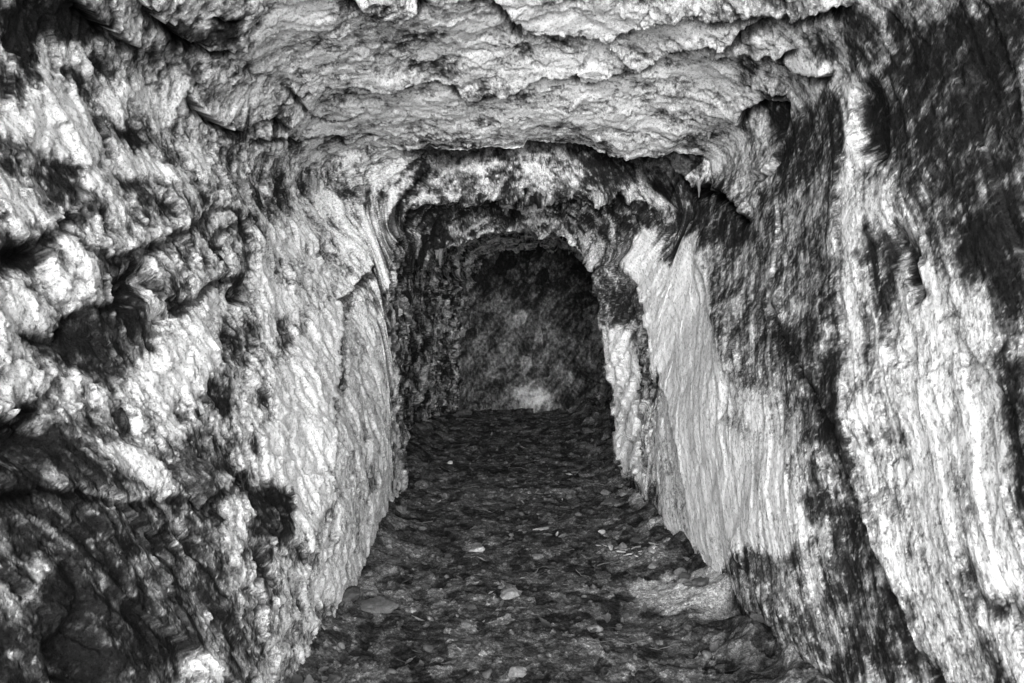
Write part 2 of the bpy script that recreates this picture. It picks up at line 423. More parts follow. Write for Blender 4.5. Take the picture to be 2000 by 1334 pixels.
HOLES = [
    (.16, [(266, 520), (287, 520), (311, 559), (273, 573), (245, 601), (228, 608), (231, 552), (252, 541)]),
    (.10, [(452, 548), (483, 552), (490, 580), (448, 590)]),
    (.06, [(315, 605), (325, 611), (325, 632), (311, 632)]),
    (.03, [(0, 500), (60, 480), (70, 500), (30, 540), (0, 545)]),
    (.04, [(228, 797), (245, 797), (266, 846), (252, 870), (228, 835)]),
    (.05, [(1737, 630), (1746, 640), (1742, 700), (1736, 690)]),
    (.04, [(1755, 690), (1775, 688), (1775, 705), (1757, 702)]),
    (.04, [(1412, 750), (1422, 748), (1418, 800), (1408, 815)]),
    (.08, [(115, 1252), (168, 1200), (189, 1252), (210, 1332), (122, 1332)]),
    (.05, [(294, 1045), (310, 1050), (322, 1080), (308, 1077)]),
    (.04, [(357, 1045), (370, 1050), (385, 1085), (370, 1080)]),
    (.05, [(504, 1084), (532, 1119), (525, 1157), (504, 1133)]),
    (.12, [(1664, 178), (1702, 157), (1727, 210), (1727, 304), (1699, 308), (1664, 273)]),
    (.08, [(1741, 443), (1769, 468), (1797, 510), (1779, 503), (1797, 580), (1765, 524), (1741, 496)]),
    (.07, [(0, 825), (45, 822), (90, 840), (60, 890), (0, 900)]),
    (.06, [(1450, 217), (1496, 192), (1541, 203), (1527, 266), (1496, 259)]),
    (.02, [(1881, 1070), (1902, 1094), (1930, 1164), (1965, 1157), (1993, 1217), (1930, 1203), (1902, 1175), (1877, 1112)]),
]
for dep, pts in HOLES:
    idx, m = poly_mask(pts, .035, .1)
    DISP[idx] -= min(dep, .09) * .7 * m

# ------------------------------------------------------------------ grey tone of the rock: mineral colour plus some painted shade
TB = np.zeros_like(A)
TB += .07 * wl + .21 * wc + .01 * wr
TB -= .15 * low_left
TB -= .22 * sstep(4.30, 4.62, YB)  # rock tone darker beyond the main lip
TB += .03 * sstep(5.30, 5.50, YB)
WHITE = [
    (.30, [(1235, 760), (1290, 760), (1340, 900), (1365, 1100), (1310, 1060), (1255, 960)]),
    (.34, [(1240, 470), (1260, 445), (1350, 465), (1390, 600), (1410, 720), (1300, 720), (1260, 600)]),
    (.45, [(70, 105), (120, 88), (160, 100), (160, 130), (110, 130), (85, 165), (72, 130)]),
    (.55, [(0, 220), (45, 205), (85, 165), (120, 190), (160, 200), (200, 270), (190, 325), (150, 320), (55, 265), (0, 265)]),
    (.40, [(165, 315), (200, 320), (280, 300), (320, 335), (280, 355), (225, 345), (170, 360)]),
    (.40, [(210, 185), (270, 150), (310, 195), (275, 215), (250, 245), (210, 225)]),
    (.55, [(535, 32), (560, 14), (644, 10), (648, 45), (595, 60), (560, 66)]),
    (.45, [(0, 370), (60, 395), (90, 430), (60, 460), (0, 470)]),
    (.30, [(357, 287), (402, 287), (402, 330), (368, 336)]),
    (.40, [(160, 470), (320, 445), (400, 410), (330, 465), (250, 495), (210, 495)]),
    (.30, [(405, 420), (440, 415), (430, 440), (410, 448)]),
    (.45, [(0, 560), (85, 560), (122, 643), (98, 650), (50, 647), (45, 678), (0, 667)]),
    (.40, [(95, 535), (140, 528), (160, 560), (147, 587), (98, 573)]),
    (.45, [(0, 700), (52, 706), (105, 741), (95, 770), (52, 783), (35, 815), (0, 818)]),
    (.50, [(298, 584), (322, 587), (318, 615), (311, 629)]),
    (.55, [(367, 608), (430, 580), (441, 622), (420, 706), (385, 713), (350, 720), (315, 734), (255, 748), (273, 723), (332, 671), (364, 657)]),
    (.55, [(308, 741), (357, 730), (402, 730), (399, 762), (364, 772), (350, 786), (343, 811), (367, 853), (336, 856), (315, 839), (325, 804), (308, 783)]),
    (.55, [(525, 748), (595, 660), (665, 583), (658, 671), (660, 748), (648, 800), (642, 881), (595, 898), (532, 898), (518, 853), (546, 800)]),
    (.55, [(518, 867), (644, 867), (640, 937), (650, 972), (643, 996), (620, 1031), (595, 1042), (574, 1007), (581, 954), (525, 937), (508, 920)]),
    (.45, [(150, 867), (245, 867), (300, 902), (298, 937), (252, 926), (210, 900)]),
    (.35, [(427, 982), (483, 965), (472, 1063), (437, 1063)]),
    (.35, [(95, 1070), (119, 1091), (105, 1122), (80, 1182), (70, 1200), (52, 1147), (70, 1095)]),
    (.45, [(367, 1294), (434, 1280), (430, 1320), (380, 1315)]),
    (.35, [(532, 468), (595, 454), (591, 492), (542, 503)]),
    (.35, [(535, 566), (567, 573), (560, 608), (540, 600)]),
    (.22, [(500, 500), (700, 400), (760, 430), (700, 560), (600, 640), (500, 640)]),
    (.45, [(975, 0), (1224, 0), (1217, 35), (1175, 60), (1063, 49), (1017, 31)]),
    (.45, [(1052, 133), (1087, 98), (1168, 105), (1196, 133), (1154, 150), (1133, 133), (1070, 140)]),
    (.50, [(1115, 196), (1140, 161), (1164, 178), (1189, 175), (1213, 189), (1210, 203), (1168, 185), (1133, 200)]),
    (.42, [(1217, 217), (1252, 203), (1280, 224), (1308, 280), (1259, 287), (1238, 245)]),
    (.35, [(702, 171), (765, 171), (755, 189), (720, 185)]),
    (.22, [(790, 189), (895, 189), (877, 224), (800, 231)]),
    (.12, [(850, 60), (1400, 50), (1480, 180), (1300, 280), (700, 270), (560, 230)]),
    (.35, [(1300, 17), (1352, 35), (1352, 63), (1300, 90)]),
    (.45, [(1447, 196), (1489, 140), (1489, 189), (1450, 213)]),
    (.50, [(1527, 91), (1566, 115), (1615, 140), (1608, 150), (1566, 140)]),
    (.40, [(1380, 287), (1419, 315), (1412, 332), (1380, 343)]),
    (.40, [(1642, 160), (1668, 160), (1672, 300), (1678, 433), (1681, 618), (1685, 695), (1695, 730), (1695, 818), (1667, 835), (1660, 748), (1650, 608), (1644, 400)]),
    (.30, [(1690, 850), (1730, 980), (1790, 1100), (1900, 1334), (1860, 1334), (1760, 1150), (1700, 990)]),
    (.46, [(1240, 470), (1260, 445), (1350, 465), (1365, 520), (1390, 600), (1405, 680), (1420, 720), (1425, 760), (1410, 820), (1440, 860), (1470, 950), (1480, 1050), (1420, 1090), (1390, 1150), (1355, 1010), (1330, 880), (1290, 760), (1265, 640), (1245, 560)]),
    (.58, [(1150, 480), (1190, 500), (1230, 640), (1250, 700), (1240, 780), (1260, 940), (1210, 930), (1195, 780), (1175, 640)]),
    (.38, [(1352, 867), (1517, 867), (1545, 972), (1597, 1035), (1524, 1091), (1450, 1049), (1398, 1035), (1352, 1077)]),
    (.24, [(1748, 510), (1790, 503), (1800, 573), (1846, 570), (1930, 559), (1947, 608), (1955, 678), (1940, 713), (1950, 818), (1965, 898), (1790, 898), (1737, 748), (1713, 678), (1737, 608)]),
    (.24, [(1720, 867), (1960, 867), (2000, 1007), (2000, 1334), (1915, 1334), (1845, 1217), (1790, 1165), (1757, 1077), (1720, 972)]),
    (.22, [(668, 760), (720, 600), (770, 560), (775, 700), (775, 830), (795, 1000), (740, 1120), (640, 1180), (605, 1200), (625, 1050), (655, 960), (652, 860)]),
    (.25, [(1690, 300), (1720, 330), (1750, 440), (1850, 560), (1800, 565), (1740, 470), (1700, 420)]),
    (.20, [(1420, 750), (1500, 760), (1560, 860), (1600, 960), (1540, 960), (1460, 860)]),
    (.15, [(660, 300), (840, 300), (1130, 300), (1130, 370), (980, 380), (840, 335), (760, 400), (700, 380)]),
    (.25, [(1010, 400), (1100, 410), (1080, 450), (1040, 440)]),
]
DARK = [  # darker stains; hollows and a few patches are painted shade
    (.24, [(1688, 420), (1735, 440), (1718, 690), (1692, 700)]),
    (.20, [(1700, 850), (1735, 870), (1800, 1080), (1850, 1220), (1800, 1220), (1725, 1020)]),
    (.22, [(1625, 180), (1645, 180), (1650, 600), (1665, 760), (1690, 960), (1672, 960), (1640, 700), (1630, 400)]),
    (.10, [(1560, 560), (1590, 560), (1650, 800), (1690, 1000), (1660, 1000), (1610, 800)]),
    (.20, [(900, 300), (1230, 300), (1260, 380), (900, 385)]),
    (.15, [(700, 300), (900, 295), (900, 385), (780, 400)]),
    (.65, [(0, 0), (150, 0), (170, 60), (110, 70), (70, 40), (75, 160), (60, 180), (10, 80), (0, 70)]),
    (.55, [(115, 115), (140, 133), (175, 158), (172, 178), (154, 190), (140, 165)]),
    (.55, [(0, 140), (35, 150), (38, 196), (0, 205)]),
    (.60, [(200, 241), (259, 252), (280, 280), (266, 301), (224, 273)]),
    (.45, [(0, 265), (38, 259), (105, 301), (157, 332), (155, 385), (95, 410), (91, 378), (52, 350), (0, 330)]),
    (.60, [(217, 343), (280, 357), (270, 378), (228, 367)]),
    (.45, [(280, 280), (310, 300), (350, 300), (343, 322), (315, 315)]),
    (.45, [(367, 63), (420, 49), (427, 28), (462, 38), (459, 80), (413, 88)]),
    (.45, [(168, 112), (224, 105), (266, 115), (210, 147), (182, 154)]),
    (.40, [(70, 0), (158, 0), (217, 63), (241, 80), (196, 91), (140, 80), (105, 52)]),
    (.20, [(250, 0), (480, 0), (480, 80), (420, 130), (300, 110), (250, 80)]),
    (.70, [(266, 520), (287, 520), (311, 559), (273, 573), (245, 601), (228, 608), (231, 552), (252, 541)]),  # inside the wall cavities: their shade put into the tone
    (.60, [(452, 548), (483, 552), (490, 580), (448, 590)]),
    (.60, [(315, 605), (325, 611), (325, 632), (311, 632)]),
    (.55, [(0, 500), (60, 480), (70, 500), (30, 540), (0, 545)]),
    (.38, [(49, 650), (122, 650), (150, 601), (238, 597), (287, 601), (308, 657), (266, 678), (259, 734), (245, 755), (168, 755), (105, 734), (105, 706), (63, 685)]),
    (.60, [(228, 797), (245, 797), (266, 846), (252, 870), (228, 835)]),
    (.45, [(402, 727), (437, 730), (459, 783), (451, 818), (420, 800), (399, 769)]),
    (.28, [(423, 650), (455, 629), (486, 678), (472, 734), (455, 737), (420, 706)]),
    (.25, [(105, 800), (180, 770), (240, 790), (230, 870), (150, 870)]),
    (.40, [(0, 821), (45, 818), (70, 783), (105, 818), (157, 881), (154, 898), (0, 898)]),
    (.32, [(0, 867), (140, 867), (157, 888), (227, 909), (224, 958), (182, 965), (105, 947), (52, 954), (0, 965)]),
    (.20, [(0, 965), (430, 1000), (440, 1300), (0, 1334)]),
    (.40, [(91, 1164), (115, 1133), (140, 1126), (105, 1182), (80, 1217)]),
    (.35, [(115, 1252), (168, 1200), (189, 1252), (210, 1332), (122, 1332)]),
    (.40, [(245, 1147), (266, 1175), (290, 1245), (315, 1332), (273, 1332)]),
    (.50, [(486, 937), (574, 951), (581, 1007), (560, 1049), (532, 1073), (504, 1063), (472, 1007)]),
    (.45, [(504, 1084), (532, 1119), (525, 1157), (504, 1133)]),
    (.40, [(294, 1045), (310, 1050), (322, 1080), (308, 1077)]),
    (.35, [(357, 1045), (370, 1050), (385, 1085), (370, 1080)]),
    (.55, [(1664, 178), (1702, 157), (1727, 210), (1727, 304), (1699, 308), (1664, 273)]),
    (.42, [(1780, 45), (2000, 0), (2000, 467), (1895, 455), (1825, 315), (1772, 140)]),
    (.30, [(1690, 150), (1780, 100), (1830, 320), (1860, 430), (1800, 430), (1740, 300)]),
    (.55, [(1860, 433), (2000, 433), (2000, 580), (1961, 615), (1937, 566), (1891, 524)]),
    (.65, [(1944, 713), (1965, 685), (2000, 713), (2000, 1000), (1965, 867), (1958, 800)]),  # soft shade at the near right edge, painted into the tone
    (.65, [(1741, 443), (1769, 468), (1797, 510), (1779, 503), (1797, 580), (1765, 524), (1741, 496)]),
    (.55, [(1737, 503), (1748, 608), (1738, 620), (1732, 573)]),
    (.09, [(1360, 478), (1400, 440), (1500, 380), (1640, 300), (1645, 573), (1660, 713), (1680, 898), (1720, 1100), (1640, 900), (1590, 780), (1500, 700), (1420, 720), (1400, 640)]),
    (.32, [(1517, 636), (1552, 650), (1601, 748), (1640, 835), (1647, 888), (1573, 853), (1559, 783), (1594, 769), (1545, 706)]),  # shade between the right slabs, painted into the tone
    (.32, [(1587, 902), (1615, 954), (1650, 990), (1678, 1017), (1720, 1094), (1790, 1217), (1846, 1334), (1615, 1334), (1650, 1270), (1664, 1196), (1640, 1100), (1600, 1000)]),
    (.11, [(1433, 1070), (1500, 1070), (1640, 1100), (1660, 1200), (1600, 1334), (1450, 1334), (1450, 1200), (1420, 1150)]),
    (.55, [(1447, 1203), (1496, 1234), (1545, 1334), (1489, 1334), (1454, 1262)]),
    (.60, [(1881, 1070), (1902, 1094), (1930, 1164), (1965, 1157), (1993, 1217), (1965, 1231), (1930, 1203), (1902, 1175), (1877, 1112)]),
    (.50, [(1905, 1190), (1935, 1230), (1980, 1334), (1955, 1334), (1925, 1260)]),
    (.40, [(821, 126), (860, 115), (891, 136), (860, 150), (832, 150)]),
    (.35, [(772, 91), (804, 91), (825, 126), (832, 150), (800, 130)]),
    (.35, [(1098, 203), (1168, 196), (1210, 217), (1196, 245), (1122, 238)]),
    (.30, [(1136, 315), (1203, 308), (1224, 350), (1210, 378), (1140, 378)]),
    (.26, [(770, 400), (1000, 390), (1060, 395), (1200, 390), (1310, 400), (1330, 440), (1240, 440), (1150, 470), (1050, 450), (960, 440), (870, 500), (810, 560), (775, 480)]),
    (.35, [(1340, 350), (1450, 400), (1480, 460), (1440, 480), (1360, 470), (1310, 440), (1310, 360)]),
    (.40, [(1450, 217), (1496, 192), (1541, 203), (1527, 266), (1496, 259)]),  # recess beside the roof lens, its shade painted in
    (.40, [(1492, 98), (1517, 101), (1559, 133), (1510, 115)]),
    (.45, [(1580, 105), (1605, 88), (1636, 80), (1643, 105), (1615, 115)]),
    (.40, [(1608, 21), (1650, 21), (1776, 42), (1780, 70), (1720, 70), (1716, 115), (1660, 130), (1650, 70)]),
    (.04, [(1290, 760), (1262, 640), (1240, 560), (1230, 620), (1260, 760), (1300, 900), (1340, 1080), (1360, 1090), (1350, 1010), (1330, 880)]),
    (.12, [(1300, 580), (1325, 570), (1330, 620), (1318, 660), (1305, 630)]),
    (.30, [(1495, 240), (1640, 170), (1640, 300), (1510, 400)]),
    (.25, [(620, 190), (700, 200), (690, 240), (630, 230)]),
    (.25, [(480, 340), (560, 330), (570, 420), (500, 440)]),
    (.25, [(610, 440), (650, 440), (670, 520), (620, 540)]),
]
for w, pts in WHITE:
    idx, m = poly_mask(pts, .042, .16)
    TB[idx] += 1.25 * w * m
for w, pts in DARK:
    idx, m = poly_mask(pts, .042, .16)
    TB[idx] -= .95 * w * m

n1 = fbm((A + WA) / .15, (B + WB) / .15, 7, .62, seed=101)
n2 = fbm((A - WA) / .42, (B + WB) / .42, 4, .55, seed=111)
spk = fbm(A / .020, B / .020, 3, .7, seed=121)
stF = streak(-.50, .87, .40, .010, 131, 4, .6, .03) * wr + streak(.5, -.87, .12, .012, 133, 4) * wl + streak(.3, .95, .06, .018, 135, 4) * wc
n3 = fbm((A + WA * .6) / .055, (B + WB * .6) / .055, 5, .68, seed=141)
cell = fA * .10 + fB * .16 + fC * .16 + (cid2 - .5) * .2 + (cid3 - .5) * .26
nz = n1 * (.55 + .17 * wc + .22 * wl) + n2 * (.30 + .26 * wc + .10 * wl) + n3 * (.42 + .16 * wl) + ST_ALL * (.22 * wc + .10 * wl + .40 * low_left + .44 * wr) + stF * (.16 * wc + .06 * wl + .34 * low_left + .27 * wr)
nz += cell * (wc * .9 + wl * .8 + wr * .25)
nz += spk * .20
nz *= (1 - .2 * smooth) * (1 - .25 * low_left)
t = .47 + TB + .95 * nz
em = sstep(-.05, .25, fbm(A / .3, B / .3, 3, seed=143))
fl_ = sstep(.24, .30, fbm((A + WA * .4) / .03, (B + WB * .4) / .035, 5, .7, seed=145)) - sstep(.26, .32, fbm((A - WA * .4) / .024, (B + WB * .4) / .03, 5, .7, seed=147))
t += .26 * fl_ * (1 - .6 * smooth)
t -= (.34 * (1 - e1) * em + .10 * (1 - e2)) * (wc + wl)
crust = sstep(.66, .71, t - .25 * (t - .47 - TB)) 
DISP += .005 * crust * (wl + .5 * wc + .4 * wr)
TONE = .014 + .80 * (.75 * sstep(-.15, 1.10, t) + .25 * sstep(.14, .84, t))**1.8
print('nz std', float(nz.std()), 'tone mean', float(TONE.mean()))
TONE *= 1 - .88 * np.clip(np.maximum(LEDGE_SHADE, .85 * frac), 0, 1)  # painted ledge shade and fracture lines darken the tone
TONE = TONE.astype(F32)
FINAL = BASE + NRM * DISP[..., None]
FINAL[..., 2] += LIPZ
del nz, n1, n2, n3, stF, cell, spk, big, med, rid, fin, stL, stR, stC, gt, gu


# ------------------------------------------------------------------ materials
def nodes_of(name):
    m = bpy.data.materials.new(name)
    m.use_nodes = True
    nt = m.node_tree
    nt.nodes.clear()
    return m, nt, nt.nodes.new('ShaderNodeOutputMaterial'), nt.nodes.new('ShaderNodeBsdfPrincipled')


def math_node(nt, op, a, b=None, clamp=False):
    n = nt.nodes.new('ShaderNodeMath'); n.operation = op; n.use_clamp = clamp
    for i, v in enumerate((a, b)):
        if v is None: continue
        if isinstance(v, (int, float)): n.inputs[i].default_value = v
        else: nt.links.new(v, n.inputs[i])
    return n.outputs[0]


def noise_node(nt, vec, scale, detail, rough=.6, dist=0):
    n = nt.nodes.new('ShaderNodeTexNoise')
    n.inputs['Scale'].default_value = scale; n.inputs['Detail'].default_value = detail
    n.inputs['Roughness'].default_value = rough; n.inputs['Distortion'].default_value = dist
    nt.links.new(vec, n.inputs['Vector'])
    return n.outputs['Fac']


def rock_material(name, fleck=.7, bump=.55, grain=1.0, stretch=(1, 1, 1), dip=0):
    m, nt, out, bs = nodes_of(name)
    at = nt.nodes.new('ShaderNodeAttribute'); at.attribute_name = 'tone'
    tc = nt.nodes.new('ShaderNodeTexCoord')
    mp = nt.nodes.new('ShaderNodeMapping'); mp.inputs['Scale'].default_value = stretch
    mr = nt.nodes.new('ShaderNodeMapping'); mr.inputs['Rotation'].default_value = (dip, 0, 0)
    nt.links.new(tc.outputs['Object'], mr.inputs['Vector'])
    nt.links.new(mr.outputs[0], mp.inputs['Vector'])
    v = mp.outputs[0]
    fd = noise_node(nt, v, 105, 5, .68, .3)
    fp = noise_node(nt, v, 83, 5, .68, .5)
    na = noise_node(nt, v, 70, 6, .7)
    nb = noise_node(nt, v, 260, 4, .65)
    nc = noise_node(nt, v, 22, 5, .65, .6)
    f = math_node(nt, 'ADD', math_node(nt, 'MULTIPLY', math_node(nt, 'SUBTRACT', na, .5), 3.6 * fleck),
                  math_node(nt, 'MULTIPLY', math_node(nt, 'SUBTRACT', nb, .5), 2.6 * fleck))
    f = math_node(nt, 'ADD', f, math_node(nt, 'MULTIPLY', math_node(nt, 'SUBTRACT', nc, .5), 1.6 * fleck))
    def over(src, lo, hi):
        mr = nt.nodes.new('ShaderNodeMapRange'); mr.interpolation_type = 'SMOOTHSTEP'
        mr.inputs['From Min'].default_value = lo; mr.inputs['From Max'].default_value = hi
        nt.links.new(src, mr.inputs['Value'])
        return mr.outputs[0]
    f = math_node(nt, 'SUBTRACT', f, math_node(nt, 'MULTIPLY', over(fd, .54, .62), .9))
    f = math_node(nt, 'ADD', f, math_node(nt, 'MULTIPLY', over(fp, .54, .62), .8))
    gain = math_node(nt, 'POWER', 2.4, f)
    c = math_node(nt, 'MULTIPLY', at.outputs['Fac'], gain)
    c = math_node(nt, 'MINIMUM', c, .86)
    comb = nt.nodes.new('ShaderNodeCombineColor')
    for i in range(3): nt.links.new(c, comb.inputs[i])
    nt.links.new(comb.outputs[0], bs.inputs['Base Color'])
    bs.inputs['Roughness'].default_value = .95
    bs.inputs['Specular IOR Level'].default_value = .10
    h = math_node(nt, 'ADD', math_node(nt, 'MULTIPLY', na, .010), math_node(nt, 'MULTIPLY', nb, .0035))
    h = math_node(nt, 'ADD', h, math_node(nt, 'MULTIPLY', nc, .02))
    bp = nt.nodes.new('ShaderNodeBump')
    bp.inputs['Strength'].default_value = bump; bp.inputs['Distance'].default_value = grain
    nt.links.new(h, bp.inputs['Height']); nt.links.new(bp.outputs[0], bs.inputs['Normal'])
    nt.links.new(bs.outputs[0], out.inputs[0])
    return m


MAT_ROCK = rock_material('banded_rock', stretch=(1, .95, .45), dip=math.radians(30))
MAT_ROOF = rock_material('flaky_rock')
MAT_FLOOR = rock_material('dark_litter_earth', fleck=1.25, bump=.8)


def plain_material(name, val, fleck=.8, scale=60, rough=.8, stretch=None):
    m, nt, out, bs = nodes_of(name)
    tc = nt.nodes.new('ShaderNodeTexCoord')
    mp = nt.nodes.new('ShaderNodeMapping')
    if stretch: mp.inputs['Scale'].default_value = stretch
    nt.links.new(tc.outputs['Object'], mp.inputs['Vector'])
    na = noise_node(nt, mp.outputs[0], scale, 6, .7, .4)
    nb = noise_node(nt, mp.outputs[0], scale * 4, 4, .65)
    oi = nt.nodes.new('ShaderNodeObjectInfo')
    f = math_node(nt, 'ADD', math_node(nt, 'MULTIPLY', math_node(nt, 'SUBTRACT', na, .5), 2.6 * fleck), math_node(nt, 'MULTIPLY', math_node(nt, 'SUBTRACT', nb, .5), 1.2 * fleck))
    f = math_node(nt, 'ADD', f, math_node(nt, 'MULTIPLY', math_node(nt, 'SUBTRACT', oi.outputs['Random'], .5), 1.0))
    c = math_node(nt, 'MINIMUM', math_node(nt, 'MULTIPLY', math_node(nt, 'POWER', 2.4, f), val), .85)
    comb = nt.nodes.new('ShaderNodeCombineColor')
    for i in range(3): nt.links.new(c, comb.inputs[i])
    nt.links.new(comb.outputs[0], bs.inputs['Base Color'])
    bs.inputs['Roughness'].default_value = rough
    bs.inputs['Specular IOR Level'].default_value = .25
    bp = nt.nodes.new('ShaderNodeBump'); bp.inputs['Strength'].default_value = .6; bp.inputs['Distance'].default_value = .01
    nt.links.new(na, bp.inputs['Height']); nt.links.new(bp.outputs[0], bs.inputs['Normal'])
    nt.links.new(bs.outputs[0], out.inputs[0])
    return m


MAT_PALE = plain_material('pale_stone', .38)
MAT_GREY = plain_material('grey_stone', .13)
MAT_DARK = plain_material('dark_stone', .06, 1.1, 30)
MAT_BOULDER = plain_material('streaked_dark_stone', .10, 1.7, 45, .9, (1, 1, .4))
MAT_LEAF = plain_material('dead_leaf', .085, .7, 90, .6)
MAT_PALELEAF = plain_material('pale_dead_leaf', .24, .6, 90, .6)
MAT_TWIG = plain_material('dry_twig', .10, .7, 80, .7)
MAT_DRIP = plain_material('grey_dripstone', .20, .6, 90, .5)


# ------------------------------------------------------------------ objects
def tag(o, label=None, cat=None, group=None, kind=None):
    if label: o['label'] = label
    if cat: o['category'] = cat
    if group: o['group'] = group
    if kind: o['kind'] = kind
    return o


def grid_mesh(name, P, tone, mat):
    n, m = P.shape[:2]
    me = bpy.data.meshes.new(name)
    me.vertices.add(n * m)
    me.vertices.foreach_set('co', np.ascontiguousarray(P.reshape(-1), dtype=F32))
    i = (np.arange(n - 1)[:, None] * m + np.arange(m - 1)[None, :]).astype(np.int32)
    q = np.stack([i, i + 1, i + m + 1, i + m], axis=-1).reshape(-1)
    nf = (n - 1) * (m - 1)
    me.loops.add(nf * 4)
    me.loops.foreach_set('vertex_index', q)
    me.polygons.add(nf)
    me.polygons.foreach_set('loop_start', np.arange(0, nf * 4, 4, dtype=np.int32))
    me.polygons.foreach_set('use_smooth', np.ones(nf, bool))
    me.update(calc_edges=True)
    at = me.attributes.new('tone', 'FLOAT', 'POINT')
    at.data.foreach_set('value', np.ascontiguousarray(tone.reshape(-1), dtype=F32))
    me.materials.append(mat)
    o = bpy.data.objects.new(name, me)
    COL.objects.link(o)
    return o


j1 = int(np.searchsorted(ui, 4.45)); j2 = int(np.searchsorted(ui, 9.55))
iy = int(np.argmin(np.abs(YB[:, mid] - 5.40)))
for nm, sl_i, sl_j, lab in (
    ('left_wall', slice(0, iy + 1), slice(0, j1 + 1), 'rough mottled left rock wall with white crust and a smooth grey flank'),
    ('ceiling', slice(0, iy + 1), slice(j1, j2 + 1), 'flaky layered rock ceiling with cracks and painted shade under its broken ledges'),
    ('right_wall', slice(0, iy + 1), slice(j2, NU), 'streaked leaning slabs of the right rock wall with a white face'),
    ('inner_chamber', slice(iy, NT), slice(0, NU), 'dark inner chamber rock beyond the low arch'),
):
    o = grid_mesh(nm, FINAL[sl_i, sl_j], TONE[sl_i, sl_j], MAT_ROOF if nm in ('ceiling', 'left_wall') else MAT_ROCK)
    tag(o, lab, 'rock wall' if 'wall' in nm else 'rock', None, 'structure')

# back wall of the chamber
gx = np.linspace(-1.5, 2.1, 420); gz = np.linspace(-.25, 2.7, 340)
X, Z = np.meshgrid(gx, gz)
fold = sstep(-.30, -.50, X + .18 * (Z - .8))
Yb = 8.25 - 1.0 * np.clip(-(X + .42 + .22 * (Z - .5)), 0, 1) - .10 * (Z - .8) + .10 * fbm(X / .8, Z / .8, 3, seed=201) + .05 * fbm(X / .25, Z / .25, 4, seed=203)
wx, wz = fbm(X / .9, Z / .9, 3, seed=205) * .14, fbm(X / .9, Z / .9, 3, seed=207) * .14
band = fbm((X * .6 + Z * .8 + wx) / .42, (-X * .8 + Z * .6 + wz) / .06, 6, .66, seed=209)
_, _, fc, fx_, fz_ = worley((X + wx) / .38, (Z + wz) / .45, 217)
_, _, fc2, fx2, fz2 = worley((X + wx * .5) / .13, (Z + wz * .5) / .17, 219)
Yb += (fc - .5) * .14 + fx_ * .16 - fz_ * .12 + (fc2 - .5) * .07 + fx2 * .07 - fz2 * .05 + .02 * fbm(X / .15, Z / .15, 4, seed=221)
Yb += -.012 * band - .01 * fbm(X / .06, Z / .06, 3, seed=211)
tb = .33 + .20 * band + .26 * (fc2 - .5) + .10 * (fc - .5) + .30 * fbm(X / .035, Z / .05, 4, .65, seed=223) + .22 * fbm(X / .2, Z / .2, 5, .6, seed=213)
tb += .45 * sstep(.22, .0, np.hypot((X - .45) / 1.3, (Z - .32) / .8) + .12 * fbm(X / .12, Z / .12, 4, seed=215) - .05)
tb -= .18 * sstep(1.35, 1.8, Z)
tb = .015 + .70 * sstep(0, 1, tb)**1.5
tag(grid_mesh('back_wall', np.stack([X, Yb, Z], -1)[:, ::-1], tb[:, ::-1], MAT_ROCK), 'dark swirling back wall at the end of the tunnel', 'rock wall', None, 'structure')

# floor
def strip(y0, y1, k, mx):
    r = [y0]
    while r[-1] < y1: r.append(r[-1] + min(max(k * r[-1], .004), mx))
    return np.array(r)


gy = np.concatenate([np.arange(-.7, 1.6, .06), strip(1.6, 8.6, .0021, .014)])
gx = np.linspace(-1.45, 1.75, 640)
X, Yf = np.meshgrid(gx, gy)
Xw = X + .02 * fbm(X / .08, Yf / .08, 3, seed=301)
lit1, lit2, lid, lx, ly = worley(Xw / .085, Yf / .10, 303)
_, _, lid2, lx2, ly2 = worley(Xw / .022, Yf / .03, 305)
Zf = floor_z(X, Yf) + .028 * fbm(X / .5, Yf / .5, 4, seed=307) + .016 * fbm(X / .11, Yf / .11, 4, .6, seed=309)
Zf += ((lid - .5) * .007 + lx * .006) * (.4 + sstep(-.2, .4, fbm(X / .5, Yf / .5, 3, seed=319))) + ((lid2 - .5) * .004 + ly2 * .004)
side = np.clip(np.abs(X - .15) - .50, 0, 1)**1.5
Zf += side * np.where(X < 0, .35, .50) * np.clip(.6 + fbm(X / .3, Yf / .3, 3, seed=311), 0, 2)
nf_ = fbm(X / .10, Yf / .10, 6, .62, seed=313)
Tf = .29 + .20 * nf_ + .26 * (lid - .4) + .13 * (lid2 - .5) + .10 * fbm(X / .6, Yf / .6, 3, seed=315)
stf = fbm(X / .09, Yf / .022, 5, .62, seed=317)
Tf += .16 * stf + .10 * (lid > .95) + .16 * (lid2 > .96)


def floor_patch(pts, w, soft=.06):
    global Tf
    q = np.array([on_floor(*p)[:2] for p in pts])
    xa = X + .06 * fbm(X / .10, Yf / .10, 4, seed=321); ya = Yf + .06 * fbm(X / .10, Yf / .10, 4, seed=323)
    ins = np.zeros(X.shape, bool); dist = np.full(X.shape, 9.0)
    for i in range(len(q)):
        a0, b0 = q[i]; a1, b1 = q[(i + 1) % len(q)]
        c = (b0 > ya) != (b1 > ya)
        ins ^= c & (xa < (a1 - a0) * (ya - b0) / (b1 - b0 + 1e-12) + a0)
        dist = np.minimum(dist, seg_dist(xa, ya, a0, b0, a1, b1)[0])
    Tf = Tf + w * sstep(-soft, soft, np.where(ins, dist, -dist))


